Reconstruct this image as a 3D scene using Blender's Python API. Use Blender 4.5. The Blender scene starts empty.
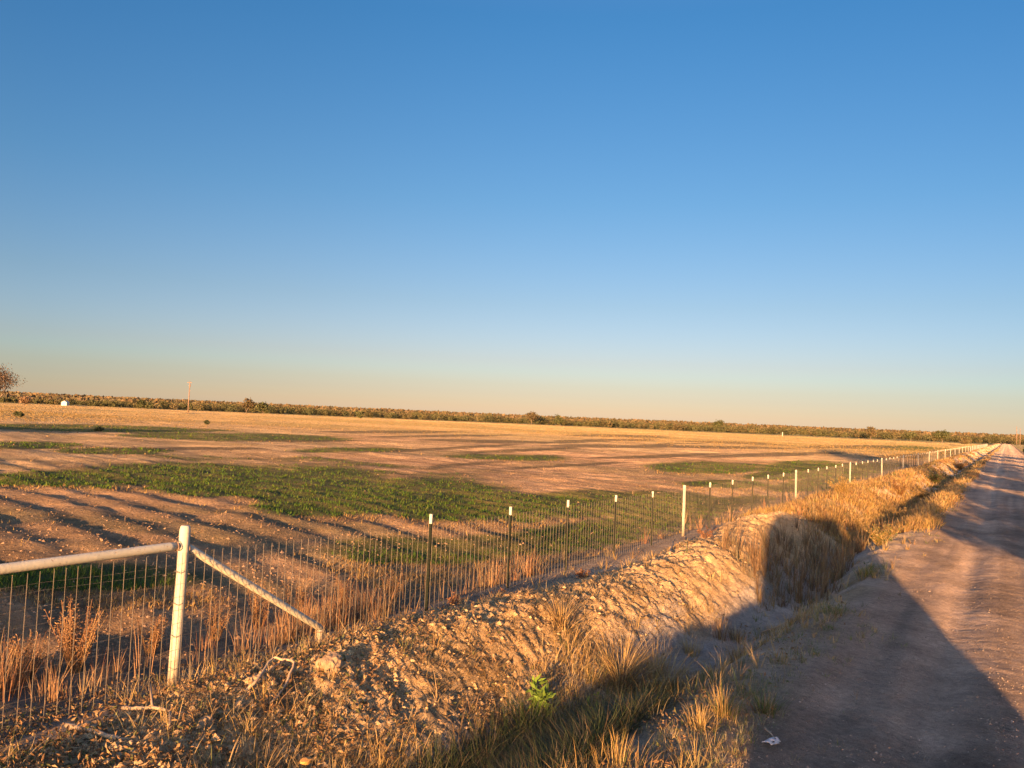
import bpy, bmesh, math, random
import numpy as np
from mathutils import Vector, Matrix
R = math.radians
rng = np.random.default_rng(7)
random.seed(7)
sc = bpy.context.scene
COL = sc.collection

# ------------------------------------------------------------------ camera
F = 770.0; CAMZ = 2.4
YAW = R(32.78); PITCH = R(2.66); ROLL = R(2.45)
SUN_AZ = R(14.4)       # shadows run this far left of the road direction (+Y)
SUN_EL = R(6.0)
fw = np.array([-math.sin(YAW)*math.cos(PITCH), math.cos(YAW)*math.cos(PITCH), math.sin(PITCH)])
rt0 = np.array([math.cos(YAW), math.sin(YAW), 0.0])
up0 = np.cross(rt0, fw)
up = up0*math.cos(ROLL) - rt0*math.sin(ROLL)
rt = rt0*math.cos(ROLL) + up0*math.sin(ROLL)
C0 = np.array([0.0, 0.0, CAMZ])
cam = bpy.data.cameras.new('camera'); camo = bpy.data.objects.new('camera', cam); COL.objects.link(camo)
cam.sensor_width = 36; cam.lens = F*36/1024; cam.clip_end = 20000; cam.clip_start = 0.05
M = Matrix(((rt[0], up[0], -fw[0], 0), (rt[1], up[1], -fw[1], 0), (rt[2], up[2], -fw[2], CAMZ), (0, 0, 0, 1)))
camo.matrix_world = M
sc.camera = camo

def ray(px, py):
    px = np.asarray(px, float); py = np.asarray(py, float)
    a = (px-512)/F; b = (384-py)/F
    return fw[None, :] + a[..., None]*rt[None, :] + b[..., None]*up[None, :]
def ground(px, py, z=0.0):
    d = ray(np.atleast_1d(px), np.atleast_1d(py))
    t = (z-CAMZ)/np.minimum(d[:, 2], -1e-4)
    return C0[None, :] + t[:, None]*d
def project(x, y, z):
    v = np.stack([x, y, z-CAMZ], -1)
    dz = v@fw
    s = np.where(dz > .1, dz, .1)
    px = 512+F*(v@rt)/s; py = 384-F*(v@up)/s
    px = np.where(dz > .1, px, -9999)
    return px, py
def at_dist(px, dist):
    """ground point seen in column px of the horizon at a given depth"""
    a = math.atan((px-512)/F)
    ang = YAW - a
    return np.array([-math.sin(ang), math.cos(ang)])*dist/math.cos(a)

# ------------------------------------------------------------------ noise
def _h(ix, iy, s):
    n = (ix.astype(np.int64)*374761393 + iy.astype(np.int64)*668265263 + s*1442695041) & 0x7fffffff
    n = ((n ^ (n >> 13))*1274126177) & 0x7fffffff
    n = n ^ (n >> 16)
    return (n & 0xffff)/65535.0
def vn(x, y, s=0):
    ix = np.floor(x); iy = np.floor(y); fx = x-ix; fy = y-iy
    fx = fx*fx*(3-2*fx); fy = fy*fy*(3-2*fy)
    a = _h(ix, iy, s); b = _h(ix+1, iy, s); c = _h(ix, iy+1, s); d = _h(ix+1, iy+1, s)
    return (a*(1-fx)+b*fx)*(1-fy)+(c*(1-fx)+d*fx)*fy
def fbm(x, y, o=4, s=0):
    r = 0; a = 1; t = 0
    for i in range(o):
        r = r+a*vn(x, y, s+i*17); t += a; a *= .5; x = x*2.03+11.3; y = y*2.03+5.7
    return r/t
def sm(x, a, b):
    t = np.clip((x-a)/(b-a), 0, 1); return t*t*(3-2*t)
def worley(x, y, s=0):
    ix = np.floor(x); iy = np.floor(y); d1 = np.full(np.shape(x), 9.0); d2 = d1.copy()
    for i in (-1, 0, 1):
        for j in (-1, 0, 1):
            cx = ix+i; cy = iy+j
            qx = cx+_h(cx, cy, s); qy = cy+_h(cx, cy, s+91)
            d = np.hypot(x-qx, y-qy)
            d2 = np.minimum(d2, np.maximum(d1, d)); d1 = np.minimum(d1, d)
    return d1, d2

# ------------------------------------------------------------------ terrain height
PX = np.array([-400, -60, -16, -12, -9.6, -8.2, -7.2, -6.63, -6.1, -5.6, -5.1, -4.7, -4.3, -3.75, -3.3, -2.9, -2.5, -2.1, -1.6, -1.0, 0.4, 1.8, 2.6, 3.2, 4.5, 7, 400], float)
PZ = np.array([-.15, -.2, -.24, -.34, -.62, -.62, -.38, -.26, -.18, .06, .17, .10, -.16, -.56, -.66, -.50, -.16, .03, .05, .02, .05, .02, .03, .10, -.05, .05, .1], float)
def berm_bare(x, y):
    return sm(x, -6.2, -5.6)*(1-sm(x, -4.1, -3.5))
def H(x, y, detail=True):
    wob = (fbm(y*.22, y*0+3.1, 3, 5)-.5)*.9*sm(np.abs(x), 1.2, 2.6)*(x < 0)
    wob = wob*(1-sm(-x, 5.9, 6.6))
    z = np.interp(x+wob, PX, PZ)
    near = berm_bare(x+wob, y)
    # the berm rises and falls along its length
    z = z + near*(fbm(x*.5, y*.28, 3, 9)-.5)*.36
    if detail:
        dist = np.hypot(x, y)
        fade = 1-sm(dist, 30, 70)
        xw = x+.30*(fbm(x*2.2, y*2.2, 3, 71)-.5); yw = y+.45*(fbm(x*2.2, y*2.2, 3, 72)-.5)
        d1, d2 = worley(xw*2.4, yw*1.7, 3)
        z = z + near*fade*.045*(np.clip(d2-d1, 0, .45)-.2)
        xw = x+.16*(fbm(x*6, y*6, 3, 73)-.5); yw = y+.20*(fbm(x*6, y*6, 3, 74)-.5)
        d1, d2 = worley(xw*9.1+4, yw*6.6, 4)
        z = z + near*fade*.075*(np.clip(d2-d1, 0, .35)-.15)*(.4+1.2*vn(x*1.3, y*1.3, 79))
        d1, d2 = worley(x*24.+4+2*vn(x*9, y*9, 5), y*18., 14)
        z = z + near*fade*.036*(np.clip(d2-d1, 0, .5)-.2)
        z = z - near*fade*.05*(1-np.abs(2*fbm(x*4.6+y*2.1, y*3.5-x*1.9, 4, 24)-1))**4
        z = z + near*fade*.12*(fbm(x*3.1, y*2.6, 5, 21)-.5)
        ditch = sm(x, -4.4, -3.8)*(1-sm(x, -2.2, -1.5))
        z = z + ditch*.09*(fbm(x*3, y*2.2, 4, 31)-.5)
        rd = sm(x, -2.2, -1.4)*(1-sm(x, 2.6, 3.5))
        z = z + rd*(.035*(fbm(x*1.6, y*.5, 3, 41)-.5)+.016*(fbm(x*9, y*7, 3, 43)-.5))
        z = z + rd*.010*np.cos((x+.3*fbm(x*0+1.5, y*.12, 2, 3))*8.0) + rd*.016*(fbm(x*7, y*.35, 3, 45)-.5) - rd*.03*(np.exp(-((x+.55)/.22)**2)+np.exp(-((x-1.3)/.22)**2))
        ff = sm(-x, 6.5, 8.0)
        und = (fbm(x*.07, y*.07, 3, 51)-.5)*.40 + (fbm(x*.9, y*.9, 4, 53)-.5)*.15*(1-sm(dist, 60, 120))
        # plough furrows running away from the fence, most of them worn away
        fd = y+.16*x
        und = und + .026*np.sin(fd*5.2+3.4*fbm(x*.2, y*.4, 3, 7))*sm(vn(x*.09+3, y*.11, 57), .2, .5)*(1-sm(dist, 28, 50)) + .03*np.sin((x*.4+y*.9)*.9+3*vn(x*.05, y*.05, 8))*sm(dist, 30, 50)*(1-sm(dist, 150, 260)) + .34*(fbm(x*.045, y*.16, 4, 59)-.5)*sm(dist, 25, 60)
        z = z + ff*und
        rr = sm(x, 3.2, 4.5)
        z = z + rr*(fbm(x*.8, y*.8, 3, 61)-.5)*.2
        # far land swells into a low wooded rise
    d = np.hypot(x, y)
    z = z + sm(d, 900, 1800)*(5.5+6*fbm(x*.0012+9, y*.0012, 2, 77))*(y > -800)
    return z

# ------------------------------------------------------------------ mesh helpers
def tag(o, label=None, cat=None, group=None, kind=None):
    if label: o['label'] = label
    if cat: o['category'] = cat
    if group: o['group'] = group
    if kind: o['kind'] = kind
    return o
def np_mesh(name, V, Fc, mats, parent=None, col=None, smooth=False, midx=None):
    """Fc: (n,3) or (n,4) array, or list of such arrays"""
    if not isinstance(Fc, list): Fc = [Fc]
    Fc = [np.asarray(f, np.int32) for f in Fc if len(f)]
    me = bpy.data.meshes.new(name)
    V = np.asarray(V, np.float32)
    nl = sum(f.size for f in Fc); nf = sum(len(f) for f in Fc)
    me.vertices.add(len(V)); me.loops.add(nl); me.polygons.add(nf)
    me.vertices.foreach_set('co', V.ravel())
    me.loops.foreach_set('vertex_index', np.concatenate([f.ravel() for f in Fc]))
    tot = np.concatenate([np.full(len(f), f.shape[1], np.int32) for f in Fc])
    st = np.concatenate([[0], np.cumsum(tot)[:-1]]).astype(np.int32)
    me.polygons.foreach_set('loop_start', st)
    me.polygons.foreach_set('loop_total', tot)
    me.polygons.foreach_set('use_smooth', np.full(nf, smooth))
    if not isinstance(mats, (list, tuple)): mats = [mats]
    for m in mats: me.materials.append(m)
    if midx is not None: me.polygons.foreach_set('material_index', np.asarray(midx, np.int32))
    me.update(calc_edges=True); me.validate()
    if col is not None:
        a = me.color_attributes.new('albedo', 'FLOAT_COLOR', 'POINT')
        c = np.ones((len(V), 4), np.float32); c[:, :3] = col
        a.data.foreach_set('color', c.ravel())
    o = bpy.data.objects.new(name, me); COL.objects.link(o)
    if parent is not None: o.parent = parent
    return o
class MB:
    def __init__(s): s.V = []; s.F3 = []; s.F4 = []; s.C = []; s.n = 0
    def add(s, V, F4=None, F3=None, c=None):
        V = np.asarray(V, float)
        s.V.append(V)
        if F4 is not None and len(F4): s.F4.append(np.asarray(F4)+s.n)
        if F3 is not None and len(F3): s.F3.append(np.asarray(F3)+s.n)
        if c is not None: s.C.append(np.broadcast_to(np.asarray(c, float), (len(V), 3)))
        s.n += len(V)
    def tube(s, P, r, n=6, c=None, cap=True):
        P = np.asarray(P, float); r = np.broadcast_to(np.asarray(r, float), (len(P),))
        T = np.gradient(P, axis=0); T /= np.linalg.norm(T, axis=1)[:, None]+1e-9
        ref = np.array([0, 0, 1.0]) if abs(T[0][2]) < .9 else np.array([1.0, 0, 0])
        U = np.cross(T, ref); U /= np.linalg.norm(U, axis=1)[:, None]+1e-9
        W = np.cross(T, U)
        a = np.linspace(0, 2*math.pi, n, endpoint=False)
        V = (P[:, None, :]+r[:, None, None]*(np.cos(a)[None, :, None]*U[:, None, :]+np.sin(a)[None, :, None]*W[:, None, :])).reshape(-1, 3)
        Fq = []
        for i in range(len(P)-1):
            for j in range(n):
                k = (j+1) % n
                Fq.append((i*n+j, (i+1)*n+j, (i+1)*n+k, i*n+k))
        F3 = []
        if cap:
            V = np.vstack([V, P[0], P[-1]]); b = len(P)*n; e = (len(P)-1)*n
            for j in range(n):
                k = (j+1) % n
                F3.append((b, j, k)); F3.append((b+1, e+k, e+j))
        s.add(V, Fq, F3, c)
    def box(s, lo, hi, c=None, rot=0, org=(0, 0, 0)):
        x0, y0, z0 = lo; x1, y1, z1 = hi
        V = np.array([(x0, y0, z0), (x1, y0, z0), (x1, y1, z0), (x0, y1, z0), (x0, y0, z1), (x1, y0, z1), (x1, y1, z1), (x0, y1, z1)], float)
        if rot:
            cr, sr = math.cos(rot), math.sin(rot)
            V[:, :2] = V[:, :2]@np.array([[cr, sr], [-sr, cr]])
        V += np.array(org)
        s.add(V, [(0, 3, 2, 1), (4, 5, 6, 7), (0, 1, 5, 4), (1, 2, 6, 5), (2, 3, 7, 6), (3, 0, 4, 7)], None, c)
    def build(s, name, mat, parent=None, smooth=False):
        V = np.vstack(s.V); F = []
        if s.F4: F.append(np.vstack(s.F4))
        if s.F3: F.append(np.vstack(s.F3))
        c = np.vstack(s.C) if s.C and sum(len(k) for k in s.C) == len(V) else None
        return np_mesh(name, V, F, mat, parent, c, smooth)
def empty(name, loc, rz=0):
    o = bpy.data.objects.new(name, None); COL.objects.link(o); o.location = loc; o.rotation_euler = (0, 0, rz)
    o.empty_display_size = .2
    return o
def copy_tree(o, parent=None):
    c = o.copy(); COL.objects.link(c)
    if parent is not None: c.parent = parent
    for ch in [k for k in bpy.data.objects if k.parent == o]:
        copy_tree(ch, c)
    return c

# ------------------------------------------------------------------ materials
def mat(name):
    m = bpy.data.materials.new(name); m.use_nodes = True
    nt = m.node_tree; nt.nodes.clear()
    out = nt.nodes.new('ShaderNodeOutputMaterial'); b = nt.nodes.new('ShaderNodeBsdfPrincipled')
    nt.links.new(b.outputs[0], out.inputs[0])
    return m, nt, b, out
def N(nt, t, **kw):
    n = nt.nodes.new(t)
    for k, v in kw.items():
        if k in n.inputs: n.inputs[k].default_value = v
        else: setattr(n, k, v)
    return n
def mixc(nt, typ, a, b, fac):
    n = nt.nodes.new('ShaderNodeMix'); n.data_type = 'RGBA'; n.blend_type = typ
    def put(i, v):
        if isinstance(v, (tuple, list)): n.inputs[i].default_value = (*v[:3], 1)
        elif isinstance(v, float): n.inputs[i].default_value = v
        else: nt.links.new(v, n.inputs[i])
    put(0, fac); put(6, a); put(7, b)
    return n.outputs[2]
def maprange(nt, v, a, b, c, d):
    n = nt.nodes.new('ShaderNodeMapRange'); nt.links.new(v, n.inputs[0])
    for i, q in zip((1, 2, 3, 4), (a, b, c, d)): n.inputs[i].default_value = q
    return n.outputs[0]
def ground_mat(name, bscale, bdist, bstr=1.0):
    m, nt, b, out = mat(name)
    at = N(nt, 'ShaderNodeAttribute', attribute_name='albedo')
    geo = N(nt, 'ShaderNodeNewGeometry')
    def noise(s, d=6, r=.6):
        n = N(nt, 'ShaderNodeTexNoise'); n.inputs['Scale'].default_value = s; n.inputs['Detail'].default_value = d; n.inputs['Roughness'].default_value = r
        nt.links.new(geo.outputs['Position'], n.inputs['Vector']); return n.outputs[0]
    n1 = noise(1.3); n2 = noise(14.0, 5, .7); n3 = noise(90.0, 3, .7)
    def grey(v):
        c = N(nt, 'ShaderNodeCombineColor')
        for i in range(3): nt.links.new(v, c.inputs[i])
        return c.outputs[0]
    c = mixc(nt, 'MULTIPLY', at.outputs['Color'], grey(maprange(nt, n1, .3, .7, .72, 1.25)), 1.0)
    c = mixc(nt, 'MULTIPLY', c, grey(maprange(nt, n2, .3, .7, .72, 1.28)), 1.0)
    c = mixc(nt, 'MULTIPLY', c, grey(maprange(nt, n3, .3, .7, .75, 1.25)), 1.0)
    nt.links.new(c, b.inputs['Base Color']); b.inputs['Roughness'].default_value = .95
    b.inputs['Specular IOR Level'].default_value = .15; b.inputs['Diffuse Roughness'].default_value = 1.0
    bp = N(nt, 'ShaderNodeBump'); bp.inputs['Strength'].default_value = bstr; bp.inputs['Distance'].default_value = bdist
    nb = noise(bscale, 8, .75); nt.links.new(nb, bp.inputs['Height'])
    nt.links.new(bp.outputs[0], b.inputs['Normal'])
    return m
M_road = ground_mat('packed_dirt', 22, .07)
M_bank = ground_mat('clodded_soil', 26, .06)
M_field = ground_mat('field_soil', 3.5, .45)
def veg_mat(name, trans=.25, rough=.7):
    m, nt, b, out = mat(name)
    at = N(nt, 'ShaderNodeAttribute', attribute_name='albedo')
    nt.links.new(at.outputs['Color'], b.inputs['Base Color']); b.inputs['Roughness'].default_value = rough
    b.inputs['Specular IOR Level'].default_value = .15
    if trans == 0: b.inputs['Diffuse Roughness'].default_value = 1.0
    t = N(nt, 'ShaderNodeBsdfTranslucent'); nt.links.new(at.outputs['Color'], t.inputs[0])
    mx = N(nt, 'ShaderNodeMixShader'); mx.inputs[0].default_value = trans
    nt.links.new(b.outputs[0], mx.inputs[1]); nt.links.new(t.outputs[0], mx.inputs[2]); nt.links.new(mx.outputs[0], out.inputs[0])
    return m
M_veg = veg_mat('dry_blades'); M_leaf = veg_mat('leaves', .2)
def simple(name, col, rough=.5, metal=0, var=.15, nscale=20, bump=0, spec=.5):
    m, nt, b, out = mat(name)
    tc = N(nt, 'ShaderNodeTexCoord'); n = N(nt, 'ShaderNodeTexNoise'); n.inputs['Scale'].default_value = nscale; n.inputs['Detail'].default_value = 5
    nt.links.new(tc.outputs['Object'], n.inputs['Vector'])
    c = mixc(nt, 'MIX', tuple(k*(1-var) for k in col), tuple(min(1, k*(1+var)) for k in col), n.outputs[0])
    nt.links.new(c, b.inputs['Base Color']); b.inputs['Roughness'].default_value = rough; b.inputs['Metallic'].default_value = metal
    b.inputs['Specular IOR Level'].default_value = spec
    if bump:
        bp = N(nt, 'ShaderNodeBump'); bp.inputs['Distance'].default_value = bump; nt.links.new(n.outputs[0], bp.inputs['Height']); nt.links.new(bp.outputs[0], b.inputs['Normal'])
    return m
M_white = simple('weathered_white_paint', (.42, .40, .30), .75, 0, .10, 9, 0, .15)
def weathered():
    m, nt, b, out = mat('weathered_pipe_paint')
    geo = N(nt, 'ShaderNodeNewGeometry')
    def noise(sc_, d, r=.6):
        n = N(nt, 'ShaderNodeTexNoise'); n.inputs['Scale'].default_value = sc_; n.inputs['Detail'].default_value = d; n.inputs['Roughness'].default_value = r
        nt.links.new(geo.outputs['Position'], n.inputs['Vector']); return n.outputs[0]
    c = mixc(nt, 'MIX', (.38, .36, .27), (.50, .48, .37), noise(7, 5))
    c = mixc(nt, 'MIX', c, (.16, .07, .03), maprange(nt, noise(26, 6, .7), .60, .68, 0, .8))
    sx_ = N(nt, 'ShaderNodeSeparateXYZ'); nt.links.new(geo.outputs['Position'], sx_.inputs[0])
    ad = N(nt, 'ShaderNodeMath', operation='MULTIPLY_ADD'); nt.links.new(noise(15, 4), ad.inputs[0]); ad.inputs[1].default_value = .45; nt.links.new(sx_.outputs[2], ad.inputs[2])
    c = mixc(nt, 'MIX', (.24, .17, .10), c, maprange(nt, ad.outputs[0], -.06, .30, .15, 1))
    nt.links.new(c, b.inputs['Base Color']); b.inputs['Roughness'].default_value = .75; b.inputs['Specular IOR Level'].default_value = .15
    bp = N(nt, 'ShaderNodeBump'); bp.inputs['Distance'].default_value = .003; nt.links.new(noise(40, 4), bp.inputs['Height']); nt.links.new(bp.outputs[0], b.inputs['Normal'])
    return m
M_pipe = weathered()
M_whitetip = simple('white_tip_paint', (.48, .46, .36), .75, 0, .1, 20, 0, .15)
M_tpost = simple('dark_green_enamel', (.016, .020, .013), .8, 0, .3, 20, 0, .1)
M_wire = simple('galvanised_wire', (.17, .145, .11), .7, 0, .4, 4, 0, .15)
M_stick = simple('bleached_wood', (.34, .25, .155), .85, 0, .25, 30, .004, .2)
M_bark = simple('grey_brown_bark', (.16, .12, .085), .9, 0, .3, 6, .02, .2)
M_pole = simple('utility_pole_wood', (.20, .135, .095), .85, 0, .2, 3, 0, .2)
M_shedw = simple('white_sheet_metal', (.45, .42, .36), .5, 0, .05)
M_shedr = simple('grey_roof_metal', (.35, .34, .33), .5, 0, .1)
M_dark = simple('dark_opening', (.03, .03, .03), .8)
M_clod = simple('pale_clod_soil', (.30, .21, .12), .95, 0, .3, 12, .02, .1)
M_rag = simple('pale_scrap_plastic', (.42, .42, .41), .5, 0, .15, 12)
M_leafy = simple('yellowed_leaf', (.42, .22, .05), .7, 0, .2, 12)

# ------------------------------------------------------------------ ground sheets
def spaced(a, b, f):
    r = [a]
    while r[-1] < b: r.append(r[-1]+f(r[-1]))
    return r
ys = sorted([-v for v in spaced(1.5, 400, lambda v: .25*v)][::-1]+[-1.0, -.5, 0, .4, .8, 1.1]) + spaced(1.4, 3200, lambda v: max(.022, .0033*v) if v < 600 else .02*v)
ys = np.array(ys)
xl = [-v for v in spaced(7.1, 3200, lambda v: .02*v)][::-1]
xm = list(np.arange(-7.06, -1.62, .034))
xr = list(np.arange(-1.6, 2.6, .06))
xrr = spaced(2.65, 1500, lambda v: .06*v)
xs = np.array(xl+xm+xr+xrr)
iA = len(xl)-1; iB = len(xl)+len(xm)-1; iC = len(xl)+len(xm)+len(xr)-1
X, Y = np.meshgrid(xs, ys)
Z = H(X, Y)

# green growth in the field, plus thin painted shadow streaks, laid out on the ground
FIELD_SPOTS = [ # px, py, rx, ry, slope
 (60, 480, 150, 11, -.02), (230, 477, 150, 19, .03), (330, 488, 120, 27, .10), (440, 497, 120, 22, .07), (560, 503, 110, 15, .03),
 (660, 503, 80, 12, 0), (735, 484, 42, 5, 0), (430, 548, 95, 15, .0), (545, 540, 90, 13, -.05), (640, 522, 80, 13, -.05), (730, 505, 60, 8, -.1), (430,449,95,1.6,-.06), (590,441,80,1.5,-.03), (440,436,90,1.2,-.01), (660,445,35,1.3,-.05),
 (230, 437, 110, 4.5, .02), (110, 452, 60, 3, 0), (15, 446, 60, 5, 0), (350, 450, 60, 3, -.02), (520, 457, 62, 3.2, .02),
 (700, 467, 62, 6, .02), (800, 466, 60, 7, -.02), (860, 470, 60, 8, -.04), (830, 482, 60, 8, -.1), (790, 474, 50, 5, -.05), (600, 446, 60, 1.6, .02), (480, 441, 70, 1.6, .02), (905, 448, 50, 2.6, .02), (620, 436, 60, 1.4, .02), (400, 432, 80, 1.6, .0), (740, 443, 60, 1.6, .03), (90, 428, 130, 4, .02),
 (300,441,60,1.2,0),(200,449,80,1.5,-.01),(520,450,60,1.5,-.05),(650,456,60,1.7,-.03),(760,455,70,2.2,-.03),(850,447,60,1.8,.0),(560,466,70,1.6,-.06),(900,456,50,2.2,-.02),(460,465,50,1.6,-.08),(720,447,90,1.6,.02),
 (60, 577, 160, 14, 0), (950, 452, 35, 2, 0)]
SHADE_STREAKS = [g_ for g_ in FIELD_SPOTS if g_[3] < 2.3]; FIELD_SPOTS = [g_ for g_ in FIELD_SPOTS if g_[3] >= 2.3]  # thin entries are far tree-shadow streaks painted as soil colour; the rest is growth
def spot_mask(x, y, z, spots=None):
    spots = FIELD_SPOTS if spots is None else spots
    px, py = project(x, y, z)
    nz = (fbm(x*.16, y*.16, 4, 101)-.5)+.45*(fbm(x*.9, y*.9, 4, 103)-.5)
    d = np.hypot(x, y)
    amp = np.clip(F*2.6/np.maximum(d, 5)**2*6, .0, 30)
    px2 = px+(fbm(x*.08, y*.08, 3, 111)-.5)*70; py2 = py+(fbm(x*.12, y*.06, 3, 121)-.5)*np.minimum(amp, 14)
    g = np.zeros(np.shape(x))
    for cx, cy, rx, ry, sl in spots:
        dx = (px2-cx); dy = (py2-cy-sl*dx)
        q = 1-np.sqrt((dx/rx)**2+(dy/ry)**2)
        g = np.maximum(g, sm(q+nz*(.75 if ry > 9 else .45), -.1, .22))
    g = np.where(px < -5000, sm(fbm(x*.03, y*.05, 4, 131), .5, .6), g)
    return g*sm(-x, 7.4, 9)
def lerp(a, b, t): return a*(1-t[..., None])+b*t[..., None]
A = lambda *c: np.array(c, float)
def ground_col(x, y, z):
    c = np.broadcast_to(A(.335, .245, .17), x.shape+(3,)).copy()          # road dirt
    f1 = fbm(x*.8, y*.5, 4, 201)
    # wheel tracks paler, crown darker with small stones
    tr = np.exp(-((x+.55)/.35)**2)+np.exp(-((x-1.3)/.35)**2)
    c = c*(0.86+.30*tr+.35*(f1-.5))[..., None]*(.72+.56*fbm(x*6.5, y*.16, 4, 207))[..., None]
    c = c*(1-.25*sm(fbm(x*.9, y*.35, 4, 208), .56, .68))[..., None]
    bank = 1-sm(x, -2.1, -1.3)
    bk = lerp(A(.34, .265, .19), A(.28, .215, .13), sm(fbm(x*1.1, y*1.1, 3, 211), .4, .65))
    c = lerp(c, bk, bank)
    bm = berm_bare(x, y)
    c = lerp(c, lerp(A(.43, .30, .155), A(.35, .24, .12), sm(fbm(x*2, y*2, 3, 221), .4, .65)), bm*(1-.6*sm(y, 22, 34)))
    dd = sm(x, -4.3, -3.9)*(1-sm(x, -2.7, -2.3))*sm(fbm(x*1.5, y*.6, 3, 215), .38, .55)
    c = lerp(c, np.broadcast_to(A(.30, .26, .215), c.shape), dd*.8)
    fe = sm(-x, 5.9, 6.5)
    c = lerp(c, np.broadcast_to(A(.24, .185, .13), c.shape), fe)
    fld = sm(-x, 7.2, 9.5)
    px, py = project(x, y, z)
    soil = lerp(A(.51, .33, .175), A(.56, .39, .20), sm(fbm(x*.05, y*.05, 4, 231), .35, .65))
    soil = soil*(.55+.9*fbm(x*.35, y*.5, 5, 241))[..., None]*(1-.25*(1-sm(np.hypot(x, y), 18, 32)))[..., None]
    soil = soil*(1-.30*sm(fbm(x*.04+3, y*.9+x*.12, 4, 243), .48, .66))[..., None]
    d = np.hypot(x, y)
    dry = sm(d, 60, 170)
    soil = lerp(soil, lerp(A(.50, .345, .14), A(.36, .27, .095), sm(fbm(x*.012, y*.03, 4, 251), .4, .62)), dry)
    # streaks of stubble
    st = sm(fbm(x*.05+y*.02, y*.35-x*.1, 4, 261), .52, .66)*.55
    soil = lerp(soil, np.broadcast_to(A(.25, .20, .09), soil.shape), st)
    g = spot_mask(x, y, z)
    gc = lerp(A(.05, .075, .015), A(.15, .14, .035), sm(fbm(x*.5, y*.5, 4, 271), .35, .7))
    soil = lerp(soil, gc, g*.9)
    soil = lerp(soil, np.broadcast_to(A(.11, .088, .045), soil.shape), np.where(px > -5000, spot_mask(x, y, z, SHADE_STREAKS), 0)*.85)  # darkens the soil colour along the painted shadow streaks
    far = sm(d, 420, 560)
    soil = lerp(soil, np.broadcast_to(A(.13, .12, .05), soil.shape), far)
    c = lerp(c, soil, fld)
    rv = sm(x, 2.6, 3.4)
    c = lerp(c, lerp(A(.28, .21, .11), A(.12, .13, .05), sm(fbm(x*.4, y*.4, 3, 281), .4, .6)), rv)
    return np.clip(c, .01, .9)
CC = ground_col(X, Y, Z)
def sheet(name, i0, i1, m):
    v = np.stack([X[:, i0:i1+1], Y[:, i0:i1+1], Z[:, i0:i1+1]], -1)
    ny, nx = v.shape[:2]; idx = np.arange(ny*nx).reshape(ny, nx)
    f = np.stack([idx[:-1, :-1], idx[:-1, 1:], idx[1:, 1:], idx[1:, :-1]], -1).reshape(-1, 4)
    return tag(np_mesh(name, v.reshape(-1, 3), f, m, None, CC[:, i0:i1+1].reshape(-1, 3), True), kind='structure')
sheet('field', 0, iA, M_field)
sheet('ditch_bank', iA, iB, M_bank)
sheet('dirt_road', iB, iC, M_road)
sheet('roadside_verge', iC, len(xs)-1, M_field)

# ------------------------------------------------------------------ blades
def blades(P, h, w, lean, az, c, curl=.5, tipc=1.15, seg=3):
    """P (n,3) roots; h,w,lean,az (n,), c (n,3)"""
    n = len(P); V = np.zeros((n, 2*seg+1, 3)); Cc = np.zeros((n, 2*seg+1, 3))
    dirv = np.stack([np.cos(az), np.sin(az), np.zeros(n)], -1)
    sa = az+math.pi/2+rng.normal(0, .5, n)
    side = np.stack([np.cos(sa), np.sin(sa), np.zeros(n)], -1)
    for k in range(seg+1):
        t = k/seg
        off = dirv*(h*lean*(t*(1-curl)+t*t*curl))[:, None]
        zz = h*np.sqrt(np.clip(1-(lean*.55)**2, .1, 1))*(t-.35*lean*t*t)
        q = P+off; q[:, 2] += zz-.02
        ww = w*(1-t)**.6
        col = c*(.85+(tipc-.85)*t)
        if k < seg:
            V[:, 2*k] = q-side*ww[:, None]*.5; V[:, 2*k+1] = q+side*ww[:, None]*.5
            Cc[:, 2*k] = col; Cc[:, 2*k+1] = col
        else: V[:, 2*seg] = q; Cc[:, 2*seg] = col
    b = np.arange(n)*(2*seg+1)
    F4 = np.concatenate([np.stack([b+2*k, b+2*k+1, b+2*k+3, b+2*k+2], -1) for k in range(seg-1)]) if seg > 1 else np.zeros((0, 4), int)
    F3 = np.stack([b+2*seg-2, b+2*seg-1, b+2*seg], -1)
    return V.reshape(-1, 3), F4, F3, Cc.reshape(-1, 3)
def scatter(n, v0, v1, dens, u0=-160, u1=1140, z=-.1):
    u = rng.uniform(u0, u1, n); v = rng.uniform(v0, v1, n)
    hor = 419.8+.0429*(u-512)
    ok = v > hor+1.5
    g = ground(u[ok], v[ok], z)
    p = dens(g[:, 0], g[:, 1])
    g = g[rng.random(len(g)) < p]
    g[:, 2] = H(g[:, 0], g[:, 1])
    return g
def tufted(P, k, spread):
    """k blades round each root"""
    Q = np.repeat(P, k, 0); d = np.hypot(Q[:, 0], Q[:, 1])
    a = rng.uniform(0, 2*math.pi, len(Q)); r = np.abs(rng.normal(0, 1, len(Q)))*spread*np.repeat(rng.uniform(.5, 1.3, len(P)), k)
    Q[:, 0] += np.cos(a)*r; Q[:, 1] += np.sin(a)*r
    Q[:, 2] = H(Q[:, 0], Q[:, 1])
    return Q, a, d
GOLD = A(.36, .235, .075); STRAW = A(.42, .30, .14); BROWN = A(.20, .12, .06); GREY = A(.24, .21, .13); GRN = A(.10, .135, .03); RUST = A(.26, .12, .055)
def pick(n, cols, w):
    w = np.array(w, float); i = rng.choice(len(cols), n, p=w/w.sum())
    return np.array(cols)[i]*rng.uniform(.7, 1.25, (n, 1))
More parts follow.
